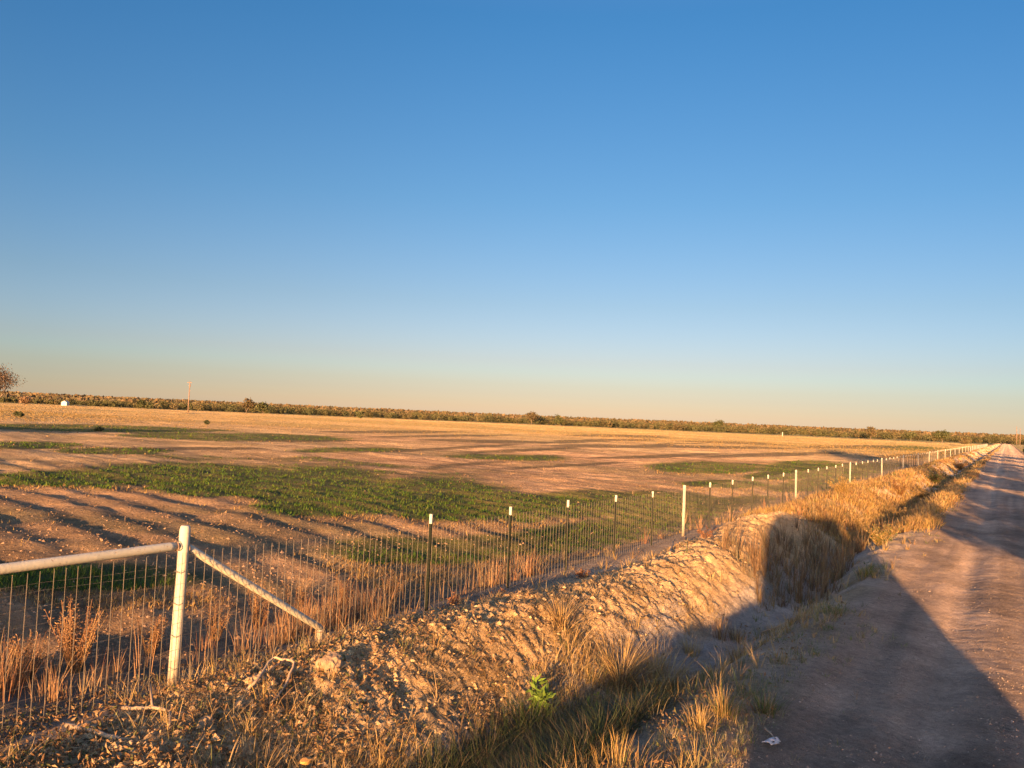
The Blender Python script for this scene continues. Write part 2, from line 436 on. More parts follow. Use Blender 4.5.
def make_grass(name, P, k, spread, hr, wr, cols, w, lean=(.2, .9), label=None, cat='grass', curl=.5, pat=None):
    Q, a, d = tufted(P, k, spread)
    n = len(Q)
    tc = np.repeat(pick(len(P), cols, w), k, 0)*.7+pick(n, cols, w)*.3
    hs = np.repeat(rng.uniform(hr[0], hr[1], len(P)), k)*rng.uniform(.5, 1.1, n)
    ww = np.maximum(rng.uniform(wr[0], wr[1], n), d*.00085)
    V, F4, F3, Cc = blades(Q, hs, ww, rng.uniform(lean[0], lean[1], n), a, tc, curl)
    o = np_mesh(name, V, [F4, F3], M_veg, None, Cc)
    if label: tag(o, label, cat, None, 'stuff')
    return o

def ynear(y, a, b, s=1.0): return sm(y, a-s, a+s)*(1-sm(y, b-s, b+s))
# dry grass over the banks
def dens_dry(x, y):
    cl = sm(fbm(x*1.3, y*.9, 3, 301), .42, .62)
    bottom = sm(x, -4.5, -4.0)*(1-sm(x, -2.9, -2.3))
    left = sm(x, -6.2, -5.8)*(1-sm(x, -4.4, -4.0))
    right = sm(x, -2.9, -2.4)*(1-sm(x, -1.9, -1.5))
    farf = sm(y, 21, 27)
    d = bottom*(.08+.8*cl*sm(fbm(x*.5, y*.35, 2, 305), .4, .6))*(1-.75*ynear(y, 9, 12.5, .8)) + left*(.035*cl+.5*farf+.07*(1-sm(y, 4.2, 6.5))*cl) + right*((.05+.2*sm(y, 7, 10))*cl+.6*farf)
    d += .12*cl*sm(x, -7.1, -6.7)*(1-sm(x, -6.2, -5.9))
    d += farf*.5*sm(x, -7.0, -6.2)*(1-sm(x, -2.2, -1.8))
    return np.clip(d, 0, 1)
P = scatter(60000, 430, 900, dens_dry)
far = P[:, 1] > 21
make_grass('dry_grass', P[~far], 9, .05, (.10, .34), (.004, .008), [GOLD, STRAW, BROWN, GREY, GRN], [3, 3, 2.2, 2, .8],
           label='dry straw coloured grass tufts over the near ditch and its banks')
P2 = np.vstack([P[far], (lambda q: q[q[:, 1] > 21])(scatter(60000, 438, 590, lambda x, y: np.clip(dens_dry(x, y)*1.6*(.15+sm(fbm(x*.9, y*.25, 3, 309), .36, .58)), 0, 1), 740, 1015))])
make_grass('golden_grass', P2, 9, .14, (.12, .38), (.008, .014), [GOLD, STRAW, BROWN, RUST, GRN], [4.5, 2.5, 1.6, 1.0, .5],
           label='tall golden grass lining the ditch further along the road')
# fine short litter and weeds on shoulder
def dens_sh(x, y):
    return sm(x, -2.6, -2.1)*(1-sm(x, -1.5, -.9))*(.03+.55*sm(fbm(x*1.1, y*.8, 3, 333), .52, .66))
P = scatter(45000, 445, 900, dens_sh)
make_grass('shoulder_grass', P, 7, .04, (.04, .13), (.004, .007), [GREY, GRN, STRAW, BROWN], [2.5, 2.2, 1.6, 1],
           label='short sparse grass on the gravel shoulder between road and ditch')
# brown weed stalks behind the fence
def dens_wd(x, y):
    return sm(-x, 6.9, 7.3)*(1-sm(-x, 8.4, 9.2))*(.02+.55*sm(fbm(x*.7, y*.6, 3, 343), .48, .64))*(1-.6*sm(y, 9, 18))
P = scatter(26000, 440, 720, dens_wd, z=-.5)
make_grass('brown_weeds', P, 8, .06, (.22, .62), (.004, .008), [RUST, A(.42, .25, .12), BROWN, STRAW], [2.2, 3, 1.6, .7], (.05, .45),
           label='thin rusty brown weed stalks growing along the field side of the fence', cat='weeds')
# low green crop out in the field
def dens_cr(x, y):
    g = spot_mask(x, y, np.full(np.shape(x), -.2))
    return g*.95+(.01+.02*sm(fbm(x*.4, y*.4, 3, 351), .5, .7))*sm(-x, 8.5, 10)
P = scatter(60000, 425, 640, dens_cr, z=-.2)
Q, a, d = tufted(P, 4, .12)
n = len(Q); gg = spot_mask(Q[:, 0], Q[:, 1], Q[:, 2])
cg = pick(n, [A(.065, .125, .014), A(.12, .15, .02), A(.04, .085, .012)], [3, 2, 2]); cd = pick(n, [GOLD, BROWN], [1, 1])
cc = np.where((gg > .4)[:, None], cg, cd)
hh = rng.uniform(.05, .13, n)*(1+.008*np.minimum(d, 60)); ww = np.maximum(rng.uniform(.008, .015, n), d*.0009)
V, F4, F3, Cc = blades(Q, hh, ww, rng.uniform(.2, .9, n), a, cc, .5, seg=2)
tag(np_mesh('young_crop', V, [F4, F3], M_veg, None, Cc), 'low green growth in broad uneven patches across the bare field', 'crop', None, 'stuff')
# far field dry grass
P = scatter(150000, 404, 456, lambda x, y: sm(np.hypot(x, y), 80, 190)*(.25+.75*sm(fbm(x*.012, y*.03, 3, 361), .4, .6))*(x < -9), z=-.1)
P = P[np.hypot(P[:, 0], P[:, 1]) < 600]
Q, a, d = tufted(P, 4, .5); n = len(Q)
V, F4, F3, Cc = blades(Q, rng.uniform(.08, .2, n), d*.0010, rng.uniform(.3, 1.0, n), a, pick(n, [A(.34, .225, .085), A(.30, .20, .075), A(.23, .17, .06)], [3, 3, 2]), .5, seg=2)
tag(np_mesh('pasture_grass', V, [F4, F3], M_veg, None, Cc), 'pale dry pasture grass at the far side of the field before the trees', 'grass', None, 'stuff')

# gravel and crumbs
def stones(P, r, c, name, label, cat):
    n = len(P)
    base = np.array([(1, 0, 0), (-1, 0, 0), (0, 1, 0), (0, -1, 0), (0, 0, 1), (0, 0, -1)], float)
    f = np.array([(0, 2, 4), (2, 1, 4), (1, 3, 4), (3, 0, 4), (2, 0, 5), (1, 2, 5), (3, 1, 5), (0, 3, 5)])
    V = base[None]*rng.uniform(.6, 1.2, (n, 6, 1))*np.array([1, 1, .7])
    a = rng.uniform(0, 6.28, n); ca, sa = np.cos(a), np.sin(a)
    V = np.stack([V[..., 0]*ca[:, None]-V[..., 1]*sa[:, None], V[..., 0]*sa[:, None]+V[..., 1]*ca[:, None], V[..., 2]], -1)
    V = V*r[:, None, None]+P[:, None, :]
    Ff = (f[None]+(np.arange(n)*6)[:, None, None]).reshape(-1, 3)
    return tag(np_mesh(name, V.reshape(-1, 3), Ff, M_crumb, None, np.repeat(c, 6, 0)), label, cat, None, 'stuff')
M_crumb = veg_mat('crumbled_earth', 0.0, .95)
P = scatter(42000, 470, 900, lambda x, y: sm(x, -4.4, -3.9)*(1-sm(x, 1.8, 2.4))*(.25+.6*sm(fbm(x*2, y*2, 3, 371), .45, .6)))
stones(P, np.abs(rng.normal(.002, .0042, len(P)))+.0035, pick(len(P), [A(.29, .22, .16), A(.30, .25, .20), A(.20, .155, .115)], [3, 1, 2]), 'gravel', 'loose gravel crumbs over the dirt road and shoulder', 'gravel')
P = scatter(60000, 500, 900, lambda x, y: sm(x, -6.2, -5.8)*(1-sm(x, -4.1, -3.7))*(.4+.6*sm(fbm(x*2, y*2, 3, 372), .4, .6)))
stones(P, np.abs(rng.normal(.006, .014, len(P)))+.006, pick(len(P), [A(.40, .28, .15), A(.32, .225, .12), A(.22, .155, .085)], [3, 2, 1]), 'soil_crumbs', 'broken pale soil crumbs and small clods on the berm', 'soil')

P = scatter(34000, 425, 640, lambda x, y: sm(-x, 7.6, 9.5)*(1-.8*spot_mask(x, y, np.full(np.shape(x), -.2)))*(.5+.5*sm(fbm(x*.3, y*.3, 3, 374), .4, .6)), z=-.2)
dd = np.hypot(P[:, 0], P[:, 1])
stones(P, np.maximum(np.abs(rng.normal(.006, .011, len(P)))+.008, dd*.0006)*rng.uniform(.7, 1.3, len(P)), pick(len(P), [A(.30, .195, .115), A(.26, .17, .10), A(.20, .13, .08)], [3, 2, 1]), 'field_clods', 'broken clods and stubble bits on the bare field soil', 'soil')

P = scatter(90000, 540, 900, lambda x, y: sm(x, -7.4, -6.9)*(1-sm(x, -3.9, -3.4))*(1-.85*sm(y, 5.5, 9))*(.15+.85*sm(fbm(x*1.8, y*1.6, 3, 391), .36, .55))+.25*sm(x, -4.2, -3.7)*(1-sm(x, -2, -1.6))*sm(fbm(x*2, y*2, 3, 392), .5, .62), -200, 900)
n = len(P); P[:, 2] += np.abs(rng.normal(0, .035, n))
u = rng.normal(0, 1, (n, 3)); u /= np.linalg.norm(u, axis=1)[:, None]; v = np.cross(u, rng.normal(0, 1, (n, 3))); v /= np.linalg.norm(v, axis=1)[:, None]; w_ = np.cross(u, v)
l = rng.uniform(.006, .020, (n, 1))
Vl = np.stack([P-u*l*1.5, P+v*l*.6+w_*l*.35, P+u*l*1.5, P-v*l*.6+w_*l*.35], 1).reshape(-1, 3); q = np.arange(n)*4
Fl = np.concatenate([np.stack([q, q+1, q+2], -1), np.stack([q, q+2, q+3], -1)])
tag(np_mesh('dead_leaves', Vl, Fl, M_veg, None, np.repeat(pick(n, [A(.25, .145, .065), A(.17, .10, .05), A(.34, .23, .11), A(.12, .12, .045)], [3, 3, 2, 1.5]), 4, 0)), 'curled brown leaf bits and weed scraps on the near berm', 'leaf litter', None, 'stuff')
P = scatter(90000, 500, 800, lambda x, y: sm(x, -6.0, -5.6)*(1-sm(x, -4.0, -3.6))*(1-.6*sm(y, 15, 20))*(.06+.5*sm(fbm(x*1.1, y*.8, 4, 397), .46, .66)), 120, 880)
make_grass('matted_grass', P, 6, .05, (.05, .15), (.003, .006), [A(.36, .235, .085), A(.42, .29, .12), A(.26, .16, .065), A(.32, .22, .12)], [3, 2, 2, 2], (.9, 1.5), label='short dry grass and roots matted over the earth berm')
# long dull green grass in the shaded ditch bottom
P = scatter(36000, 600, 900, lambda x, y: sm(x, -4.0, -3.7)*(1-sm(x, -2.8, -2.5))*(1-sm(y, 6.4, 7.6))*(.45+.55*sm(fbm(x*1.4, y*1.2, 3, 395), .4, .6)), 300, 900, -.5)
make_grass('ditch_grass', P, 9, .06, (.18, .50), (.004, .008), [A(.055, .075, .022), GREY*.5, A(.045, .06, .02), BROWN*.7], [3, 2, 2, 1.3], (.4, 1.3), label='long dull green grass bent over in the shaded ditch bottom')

# ------------------------------------------------------------------ single plants
def clump(name, xy, n, h, w, cols, wts, spread, lean, label, cat, group=None, curl=.5):
    p = np.array([[xy[0], xy[1], 0.0]]); Pn = np.repeat(p, n, 0)
    a = rng.uniform(0, 6.28, n); r = np.abs(rng.normal(0, spread, n))
    Pn[:, 0] += np.cos(a)*r; Pn[:, 1] += np.sin(a)*r; Pn[:, 2] = H(Pn[:, 0], Pn[:, 1])
    V, F4, F3, Cc = blades(Pn, rng.uniform(.5, 1.1, n)*h, rng.uniform(.7, 1.3, n)*w, rng.uniform(*lean, n), a+rng.normal(0, .5, n), pick(n, cols, wts), curl, seg=5)
    return tag(np_mesh(name, V, [F4, F3], M_veg, None, Cc), label, cat, group)
def weed_plant(name, xy, h, cols, label, cat='weed', stems=14, group=None, spread=.35, leafn=26, leaf=.02):
    mb = MB(); z0 = float(H(np.array([xy[0]]), np.array([xy[1]]))[0]); L = []
    for s in range(stems):
        a = random.uniform(0, 6.28); ln = h*random.uniform(.55, 1.1); le = random.uniform(.05, spread)
        p = [(xy[0]+math.cos(a)*(.04+le*ln*t+.03*math.sin(t*5+s)), xy[1]+math.sin(a)*(.04+le*ln*t), z0-.03+ln*t*(1-.15*t)) for t in np.linspace(0, 1, 6)]
        c = random.choice(cols)*random.uniform(.7, 1.1)
        mb.tube(p, np.linspace(.006, .0025, 6), 4, c)
        for k in range(leafn):
            t = random.uniform(.25, 1); i = int(t*4.99); q = np.array(p[i])*(1-(t*5-i if i < 5 else 0))+np.array(p[min(i+1, 5)])*(t*5-i if i < 5 else 0)
            u = rng.normal(0, 1, 3); u /= np.linalg.norm(u); v = np.cross(u, rng.normal(0, 1, 3)); v /= np.linalg.norm(v)
            l = leaf*random.uniform(.6, 1.7)
            b = q+u*random.uniform(0, .04)*h
            mb.add([b, b+u*l+v*l*.35, b+u*l*2.2, b+u*l-v*l*.35], [(0, 1, 2, 3)], None, random.choice(cols)*random.uniform(.7, 1.3))
    return tag(mb.build(name, M_veg), label, cat, group)
def gp(px, py, z=0.0):
    g = ground(px, py, z)[0]
    for _ in range(4):
        z = float(H(np.array([g[0]]), np.array([g[1]]))[0]); g = ground(px, py, z)[0]
    return g
TANW = [A(.27, .15, .07), A(.22, .11, .05), A(.32, .20, .09)]
g = gp(75, 672, -.4); weed_plant('dead_weed', (g[0], g[1]), .85, TANW, 'tallest bushy brown weed, behind the fence left of the white brace post', stems=44, leafn=60, spread=.42, leaf=.010)
g = gp(25, 680, -.4); weed_plant('dead_weed', (g[0], g[1]), .55, TANW, 'smaller brown weed at the left edge behind the fence', stems=26, spread=.5, leafn=46, leaf=.010)
g = gp(150, 655, -.4); weed_plant('dead_weed', (g[0], g[1]), .6, TANW, 'thin brown weed just left of the white brace post behind the wire', stems=22, spread=.32, leafn=46, leaf=.010)
for px, py, h, st, lab in [(215, 640, .6, 14, 'brown weed clump seen under the upper half of the sloping brace'), (258, 628, .75, 18, 'dense brown weed clump seen past the middle of the sloping brace'),
                           (295, 618, .7, 16, 'brown feathery weed behind the wire above the foot of the sloping brace'), (345, 612, .6, 14, 'brown weed clump behind the wire right of the brace foot'), (392, 600, .55, 12, 'brown weed just left of the nearest white tipped steel post')]:
    g = gp(px, py, -.45); weed_plant('dead_weed', (g[0], g[1]), h, TANW, lab, stems=st+8, spread=.34, leafn=46, leaf=.010)
REDW = [A(.16, .075, .04), A(.20, .10, .05)]
for px, py, h, lab in [(500, 596, .22, 'reddish weed sprig on the berm crest nearest the middle of the photo'), (582, 578, .2, 'reddish weed sprig on the berm crest right of the first'), (456, 606, .25, 'dry curled weed at the left end of the bare berm crest'), (706, 541, .3, 'rust coloured weed right beside the first white line post')]:
    g = gp(px, py, .1); weed_plant('berm_weed', (g[0], g[1]), h, REDW, lab, stems=9, leafn=14, leaf=.022, spread=.6)
GL = [A(.13, .21, .03), A(.16, .24, .04)]
g = gp(541, 708, -.4); weed_plant('green_plant', (g[0], g[1]), .38, GL, 'bright green leafy plant at the shaded ditch edge', 'plant', stems=7, leafn=16, leaf=.04, spread=.35)
g = gp(592, 722, -.5); weed_plant('green_plant', (g[0], g[1]), .42, [A(.13, .18, .04)], 'small green sprig right of the bright green plant in the ditch', 'plant', stems=3, leafn=7, leaf=.03, spread=.3)
CL = [
 (622, 678, 420, .72, .008, [GOLD, STRAW, BROWN], [3, 3, 1], .10, (.4, 1.2), 'large arching clump of straw grass in the middle of the ditch'),
 (668, 692, 260, .6, .007, [GOLD, STRAW, BROWN], [3, 3, 1], .08, (.4, 1.2), 'arching straw grass clump on the right of the largest one'),
 (560, 662, 200, .5, .007, [GOLD, STRAW, BROWN], [2, 3, 2], .08, (.3, 1.1), 'straw grass clump left of the largest one below the berm'),
 (722, 715, 150, .30, .006, [GOLD, GRN, STRAW], [3, 2, 2], .07, (.1, .7), 'upright yellow green tuft on the sunlit right ditch bank'),
 (700, 728, 90, .24, .006, [GOLD, STRAW], [3, 2], .06, (.1, .7), 'short golden tuft left of the upright bank tuft'),
 (765, 712, 190, .26, .006, [GREY, GRN, BROWN], [3, 3, 1], .09, (.2, .9), 'shaded grey green tuft at the edge of the vehicle shadow'),
 (738, 660, 130, .34, .006, [STRAW, BROWN, GOLD], [3, 1, 2], .08, (.1, .6), 'dry tuft standing beyond the upright bank tuft'),
 (690, 655, 110, .32, .006, [STRAW, GOLD], [3, 2], .08, (.1, .8), 'dry tuft between the ditch clumps and the bare gravel slope'),
 (618, 768, 90, .28, .006, [GOLD, GRN, STRAW], [3, 1, 2], .06, (.1, .5), 'golden tuft at the bottom edge of the photo in the ditch'),
 (655, 645, 220, .5, .007, [STRAW, GOLD, BROWN], [3, 3, 1], .14, (.2, .9), 'tall straw grass spreading behind the largest arching clump'),
 (735, 640, 140, .32, .006, [BROWN, STRAW, GREY], [2, 2, 1], .12, (.2, .7), 'brownish grass patch where the ditch bends into shade'),
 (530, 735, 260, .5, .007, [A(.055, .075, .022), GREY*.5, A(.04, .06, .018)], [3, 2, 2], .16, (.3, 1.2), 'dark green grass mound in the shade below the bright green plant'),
 (720, 612, 80, .36, .006, [BROWN, STRAW], [3, 1], .05, (.1, .4), 'single brown upright tuft on the far side of the bare gravel patch'),
 (835, 615, 150, .22, .006, [GREY, GRN], [2, 3], .14, (.2, .9), 'low green tuft in the shade on the road shoulder'),
 (815, 655, 60, .10, .005, [GREY, GRN], [2, 3], .06, (.2, .9), 'very small tuft on the shaded shoulder nearer the camera'),
 (868, 575, 170, .3, .007, [GRN, GREY, GOLD], [3, 2, 1], .16, (.2, .8), 'green grass clump at the tip of the vehicle shadow by the road')]
for px, py, n, h, w, cols, wts, sp, le, lab in CL:
    g = gp(px, py, -.3); clump('grass_tuft', (g[0], g[1]), n, h, w, cols, wts, sp, le, lab, 'grass tuft')
# tall brown stand in the ditch within the vehicle shadow
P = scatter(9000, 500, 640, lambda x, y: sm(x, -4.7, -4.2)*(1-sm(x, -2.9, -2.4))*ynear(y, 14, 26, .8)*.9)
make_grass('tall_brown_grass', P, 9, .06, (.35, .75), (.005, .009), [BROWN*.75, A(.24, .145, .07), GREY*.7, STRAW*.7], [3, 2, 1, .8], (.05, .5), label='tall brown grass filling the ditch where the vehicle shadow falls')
# shrubby golden bushes along the ditch, far
k = 0
for px, py, h, cols, lab in [(858, 520, .75, [GOLD, STRAW], 'rounded golden bush by the white post right of the shadow'), (842, 496, .8, [GOLD, A(.45, .3, .1)], 'golden bush hiding the foot of the fence before the fourth white post'),
        (880, 545, .55, [GOLD, STRAW, GRN], 'golden bush on the road side of the ditch nearest the shadow tip'), (905, 520, .6, [GOLD, A(.4, .26, .12)], 'golden bush on the road side further along the ditch'),
        (920, 500, .7, [A(.42, .28, .12), GOLD], 'brownish bush on the road edge between golden bush and dark hollow'), (935, 485, .9, [BROWN, GRN], 'dark brown green bush crossing the ditch far along the road'),
        (960, 470, .9, [RUST, GOLD], 'rusty bush at the far end of the visible ditch'), (900, 488, .8, [RUST, GOLD], 'rusty gold bush against the fence near its far end')]:
    g = gp(px, py, 0); dd = math.hypot(g[0], g[1])
    weed_plant('dry_bush', (g[0], g[1]), h, [c_*.75 for c_ in cols], lab, 'bush', stems=44, leafn=30, leaf=.010+dd*.0004, spread=.9)

# ------------------------------------------------------------------ sticks, scraps, clods
def stick(name, pts, r, label, branches=()):
    mb = MB(); P3 = []
    for px, py, dz in pts:
        g = gp(px, py, .1); P3.append((g[0], g[1], g[2]+r+dz))
    P3 = np.array(P3)
    t = np.linspace(0, len(P3)-1, len(P3)*4); Q = np.stack([np.interp(t, range(len(P3)), P3[:, i]) for i in range(3)], -1)
    Q += rng.normal(0, r*.25, Q.shape)
    mb.tube(Q, r*(1-.35*np.linspace(0, 1, len(Q)))*rng.uniform(.85, 1.2, len(Q)), 7)
    for bp in branches:
        B = []
        for px, py, dz in bp:
            g = gp(px, py, .1); B.append((g[0], g[1], g[2]+r+dz))
        mb.tube(B, np.linspace(r*.7, r*.4, len(B)), 6)
    return tag(mb.build(name, M_stick, None, True), label, 'stick')
stick('dead_stick', [(66, 730, .02), (98, 740, .03), (132, 748, .01)], .021, 'straight pale stick lying at the lower left of the berm')
stick('dead_stick', [(122, 713, .02), (152, 715, .04), (182, 719, .02)], .016, 'forked pale branch lying below the white brace post', [[(152, 715, .03), (150, 698, .10)], [(170, 718, .03), (169, 733, .0)]])
stick('dead_stick', [(238, 700, .02), (255, 690, .05), (272, 674, .13), (294, 677, .12), (283, 697, .05), (272, 703, .0)], .014, 'looping pale root sticking up from the clods', [[(250, 689, .05), (284, 676, .12)]])
stick('dead_stick', [(762, 634, .01), (780, 628, .02), (793, 621, .03)], .012, 'bent stick on the shaded gravel right of the ditch')
stick('dead_stick', [(670, 556, .02), (674, 545, .1)], .02, 'short stub beside the first white line post')
def blob(name, px, py, r, m, label, cat, group=None, sq=(1, 1, .75), sub=3, rough=.35, parent=None):
    bm = bmesh.new(); bmesh.ops.create_icosphere(bm, subdivisions=sub, radius=1)
    s = random.uniform(0, 99)
    co = np.array([v.co for v in bm.verts])
    nz = 1+rough*(fbm(co[:, 0]*1.7+s, co[:, 1]*1.7+co[:, 2]*1.3, 4, int(s))-.5)*2
    g = gp(px, py, .1)
    for v, q in zip(bm.verts, nz): v.co = Vector((v.co.x*sq[0]*r*q, v.co.y*sq[1]*r*q, v.co.z*sq[2]*r*q))
    me = bpy.data.meshes.new(name); bm.to_mesh(me); bm.free(); me.materials.append(m)
    o = bpy.data.objects.new(name, me); COL.objects.link(o); o.location = (g[0], g[1], g[2]+r*.3); o.rotation_euler = (0, 0, random.uniform(0, 6))
    return tag(o, label, cat, group)
for px, py, r, lab in [(256, 684, .07, 'big pale clod beside the looping root'), (240, 708, .055, 'pale clod left of and below the looping root'), (182, 742, .045, 'clod below the forked branch'), (90, 728, .05, 'clod above the straight pale stick'),
                       (330, 668, .11, 'large rounded lump of soil below the foot of the sloping brace'), (205, 725, .05, 'clod right of the forked branch'), (120, 762, .05, 'clod at the bottom edge under the straight stick')]:
    blob('dirt_clod', px, py, r, M_clod, lab, 'clod', rough=.6)
# pale crumpled scrap on the road edge
mb = MB(); g = gp(771, 747, .02)
gx = np.linspace(-.042, .042, 9); U, W = np.meshgrid(gx, gx*1.3)
zz = .03+.035*(fbm(U*30+4, W*26, 3, 5)-.3)+.02*np.cos(U*40)
msk = np.stack([U+.5*W, W, zz], -1).reshape(-1, 3)+g
ii = np.arange(81).reshape(9, 9); ff = np.stack([ii[:-1, :-1], ii[:-1, 1:], ii[1:, 1:], ii[1:, :-1]], -1).reshape(-1, 4)
keep = [f for q, f in enumerate(ff) if (q*7) % 11 > 1]
o = np_mesh('plastic_scrap', msk, np.array(keep), M_rag, None, None, True)
so = o.modifiers.new('s', 'SOLIDIFY'); so.thickness = .004
tag(o, 'small crumpled pale plastic scrap on the shaded road edge', 'litter')
stick('dead_stick', [(765, 730, .01), (772, 738, .015), (776, 745, .01)], .008, 'thin pale twig beside the crumpled plastic scrap')
blob('dry_leaf_clump', 306, 763, .05, M_leafy, 'yellow dry leaf lump at the bottom edge of the photo', 'leaf', None, (1, .8, .4), 2, .6)

# ------------------------------------------------------------------ the fence
FX = -6.63; SP = 1.985; Y0 = 4.42
def fz(y): return float(H(np.array([FX]), np.array([y]), False)[0])-.02
fence = empty('wire_fence', (FX, Y0, fz(Y0)))
tag(fence, 'long wire mesh fence with white pipe brace and white tipped posts', 'fence')
def fpart(mb, name, m, smooth=False, parent=fence):
    o = mb.build(name, m, None, smooth); o.parent = parent; o.matrix_parent_inverse = Matrix.Translation((-FX, -Y0, -fz(Y0)))
    return o
# prototypes at local origin
def cap_tube(h, r, n=14):
    mb = MB(); mb.tube([(0, 0, -.25), (0, 0, h-.008), (0, 0, h)], [r, r, r*.75], n); return mb
pw = cap_tube(1.27, .036)
mw = pw.build('line_post', M_pipe, None, True).data
tp = MB(); tp.box((-.019, -.003, -.3), (.019, .003, 1.09)); tp.box((-.003, .003, -.3), (.003, .036, 1.09))
for q in range(18): tp.box((-.006, -.009, .1+q*.054), (.006, -.0031, .118+q*.054))
mt = tp.build('steel_post', M_tpost).data
tt = MB(); tt.box((-.021, -.0055, 1.091), (.021, .0055, 1.22)); tt.box((-.0055, .0056, 1.091), (.0055, .038, 1.22)); mtt = tt.build('post_tip', M_whitetip).data
for o in [o for o in COL.objects if o.name in ('line_post', 'steel_post', 'post_tip')]: bpy.data.objects.remove(o)
NP = 96
farmb = MB(); org = np.array([FX, Y0, fz(Y0)])
for k in range(-2, 190):
    y = Y0+SP*k; z = fz(y)
    if k in (0, 1): continue
    white = (k-7) % 6 == 0 or k == -2
    if k >= NP:
        farmb.tube([np.array([FX, y, z-.1])-org, np.array([FX, y, z+1.22])-org], .036 if white else .02, 5, (.8, .77, .66) if white else (.2, .2, .17)); continue
    o = bpy.data.objects.new('line_post' if white else 'steel_post', mw if white else mt); COL.objects.link(o); o.parent = fence
    lean = random.uniform(-.012, .012); 
    lift = {2: .11, 3: .07, 4: .05, 5: .02}.get(k, 0)
    o.location = (random.uniform(-.02, .02), y-Y0, z-fz(Y0)+random.uniform(-.015, .015)+lift); o.rotation_euler = (lean, random.uniform(-.015, .015), random.uniform(-.1, .1))
    if not white:
        c = bpy.data.objects.new('post_tip', mtt); COL.objects.link(c); c.parent = o
fp = farmb.build('far_posts', M_veg, fence); fp['kind'] = 'stuff'
# brace assembly of welded pipe
def pipe(name, a, b, r, n=18):
    mb = MB(); P = [np.array(a)+(np.array(b)-np.array(a))*t for t in (0, .02, .98, 1)]
    mb.tube([P[0]-org, P[1]-org, P[2]-org, P[3]-org], [r*.8, r, r, r*.8], n)
    return mb.build(name, M_pipe, fence, True)
zb = fz(Y0)
YB = Y0+.16
pipe('brace_post', (FX, YB-.01, zb-.3), (FX+.0, YB+.03, zb+1.53), .05)
ry = zb+1.345
pipe('top_rail', (FX, YB-.05, ry), (FX, Y0-2*SP, ry-.02), .042)
yb = Y0+SP*1.0+.03; zf = fz(yb)-.08
pipe('sloping_brace', (FX, YB+.06, ry-.02), (FX, yb+.02, zf+.26), .038)
pipe('brace_foot', (FX, yb, zf-.3), (FX, yb, zf+.26), .038)
# weld beads round the joints and wire ties holding the mesh
for (cx_, cy_, cz_, ax_) in [(FX, YB-.056, ry, 'y'), (FX, YB+.062, ry-.025, 'y'), (FX, yb, zf+.235, 'z')]:
    mb = MB(); P = []
    for k in range(17):
        a = k*2*math.pi/16; r_ = .045+.003*math.sin(k*5.1)
        P.append((cx_+r_*math.cos(a)-org[0], cy_-org[1]+(0 if ax_ == 'y' else r_*math.sin(a)), cz_-org[2]+(r_*math.sin(a) if ax_ == 'y' else 0)))
    mb.tube(P, .006, 5); mb.build('weld_bead', M_pole, fence, True)
for hz_ in (.2, .5, .8, 1.1):
    mb = MB(); mb.tube([(.052*math.cos(a), YB-Y0+.052*math.sin(a), hz_+.01*math.sin(a*3)) for a in np.linspace(0, 2*math.pi, 15)], .0028, 4); mb.build('wire_tie', M_wire, fence, True)
# wire mesh
WX = FX+.05
def wires(y0, y1, dy, rv, hrows, rh, rows=True):
    yy = np.arange(y0, y1, dy); n = len(yy)
    zz = np.interp(yy, *(lambda g: (g, [fz(q) for q in g]))(np.arange(y0-1, y1+2, .5)))
    jit = rng.normal(0, .004, n)
    V = []; Fq = []; b = 0
    def prism(P0, P1, r):
        # P0,P1 (n,3), triangular bars
        nonlocal b
        n = len(P0); d = P1-P0; d /= np.linalg.norm(d, axis=1)[:, None]
        vert = abs(d[0, 2]) > .7
        e1 = np.tile(A(1, 0, 0), (n, 1)); e2 = np.cross(d, e1)
        out = []
        for P_ in (P0, P1):
            for k in range(4):
                a = k*math.pi/2+math.pi/4; out.append(P_+(e1*math.cos(a)+e2*math.sin(a))*r)
        vv = np.stack(out, 1).reshape(-1, 3); V.append(vv)
        i = np.arange(n)*8+b
        for k in range(4):
            q = (k+1) % 4; Fq.append(np.stack([i+k, i+q, i+4+q, i+4+k], -1))
        b += n*8
    wob = (fbm(yy*.8, yy*0, 2, 401)-.5)*.03
    P0 = np.stack([np.full(n, WX)+wob, yy, zz+.03], -1); P1 = np.stack([np.full(n, WX)+jit+wob*.3, yy+rng.normal(0, .003, n), zz+np.interp(yy, [Y0, Y0+4.5], [1.29, 1.19])], -1)
    prism(P0, P1, rv)
    if rows:
        yg = np.arange(y0, y1, .5); zg = np.array([fz(q) for q in yg]); wg = (fbm(yg*.8, yg*0, 2, 401)-.5)*.03
        for hh in hrows:
            sagg = .012*np.sin(yg*3.1+hh*9)
            G = np.stack([np.full(len(yg), WX)+wg*(1-hh), yg, zg+hh+sagg*hh], -1)
            prism(G[:-1], G[1:], rh)
    return np.vstack(V), np.vstack(Fq)
hr = [.03, .11, .19, .28, .38, .50, .62, .74, .87, 1.0, 1.12, 1.185]
V1, F1 = wires(Y0-4.1, 40, .102, .0024, hr, .0011)
V2, F2 = wires(40, 100, .204, .0032, hr[::3]+[1.185], .0015)
V3, F3_ = wires(100, 330, 1.2, .004, [.6, 1.185], .0015)
V = np.vstack([V1, V2, V3])-org; Fw = np.vstack([F1, F2+len(V1), F3_+len(V1)+len(V2)])
np_mesh('wire_mesh', V, Fw, M_wire, fence)

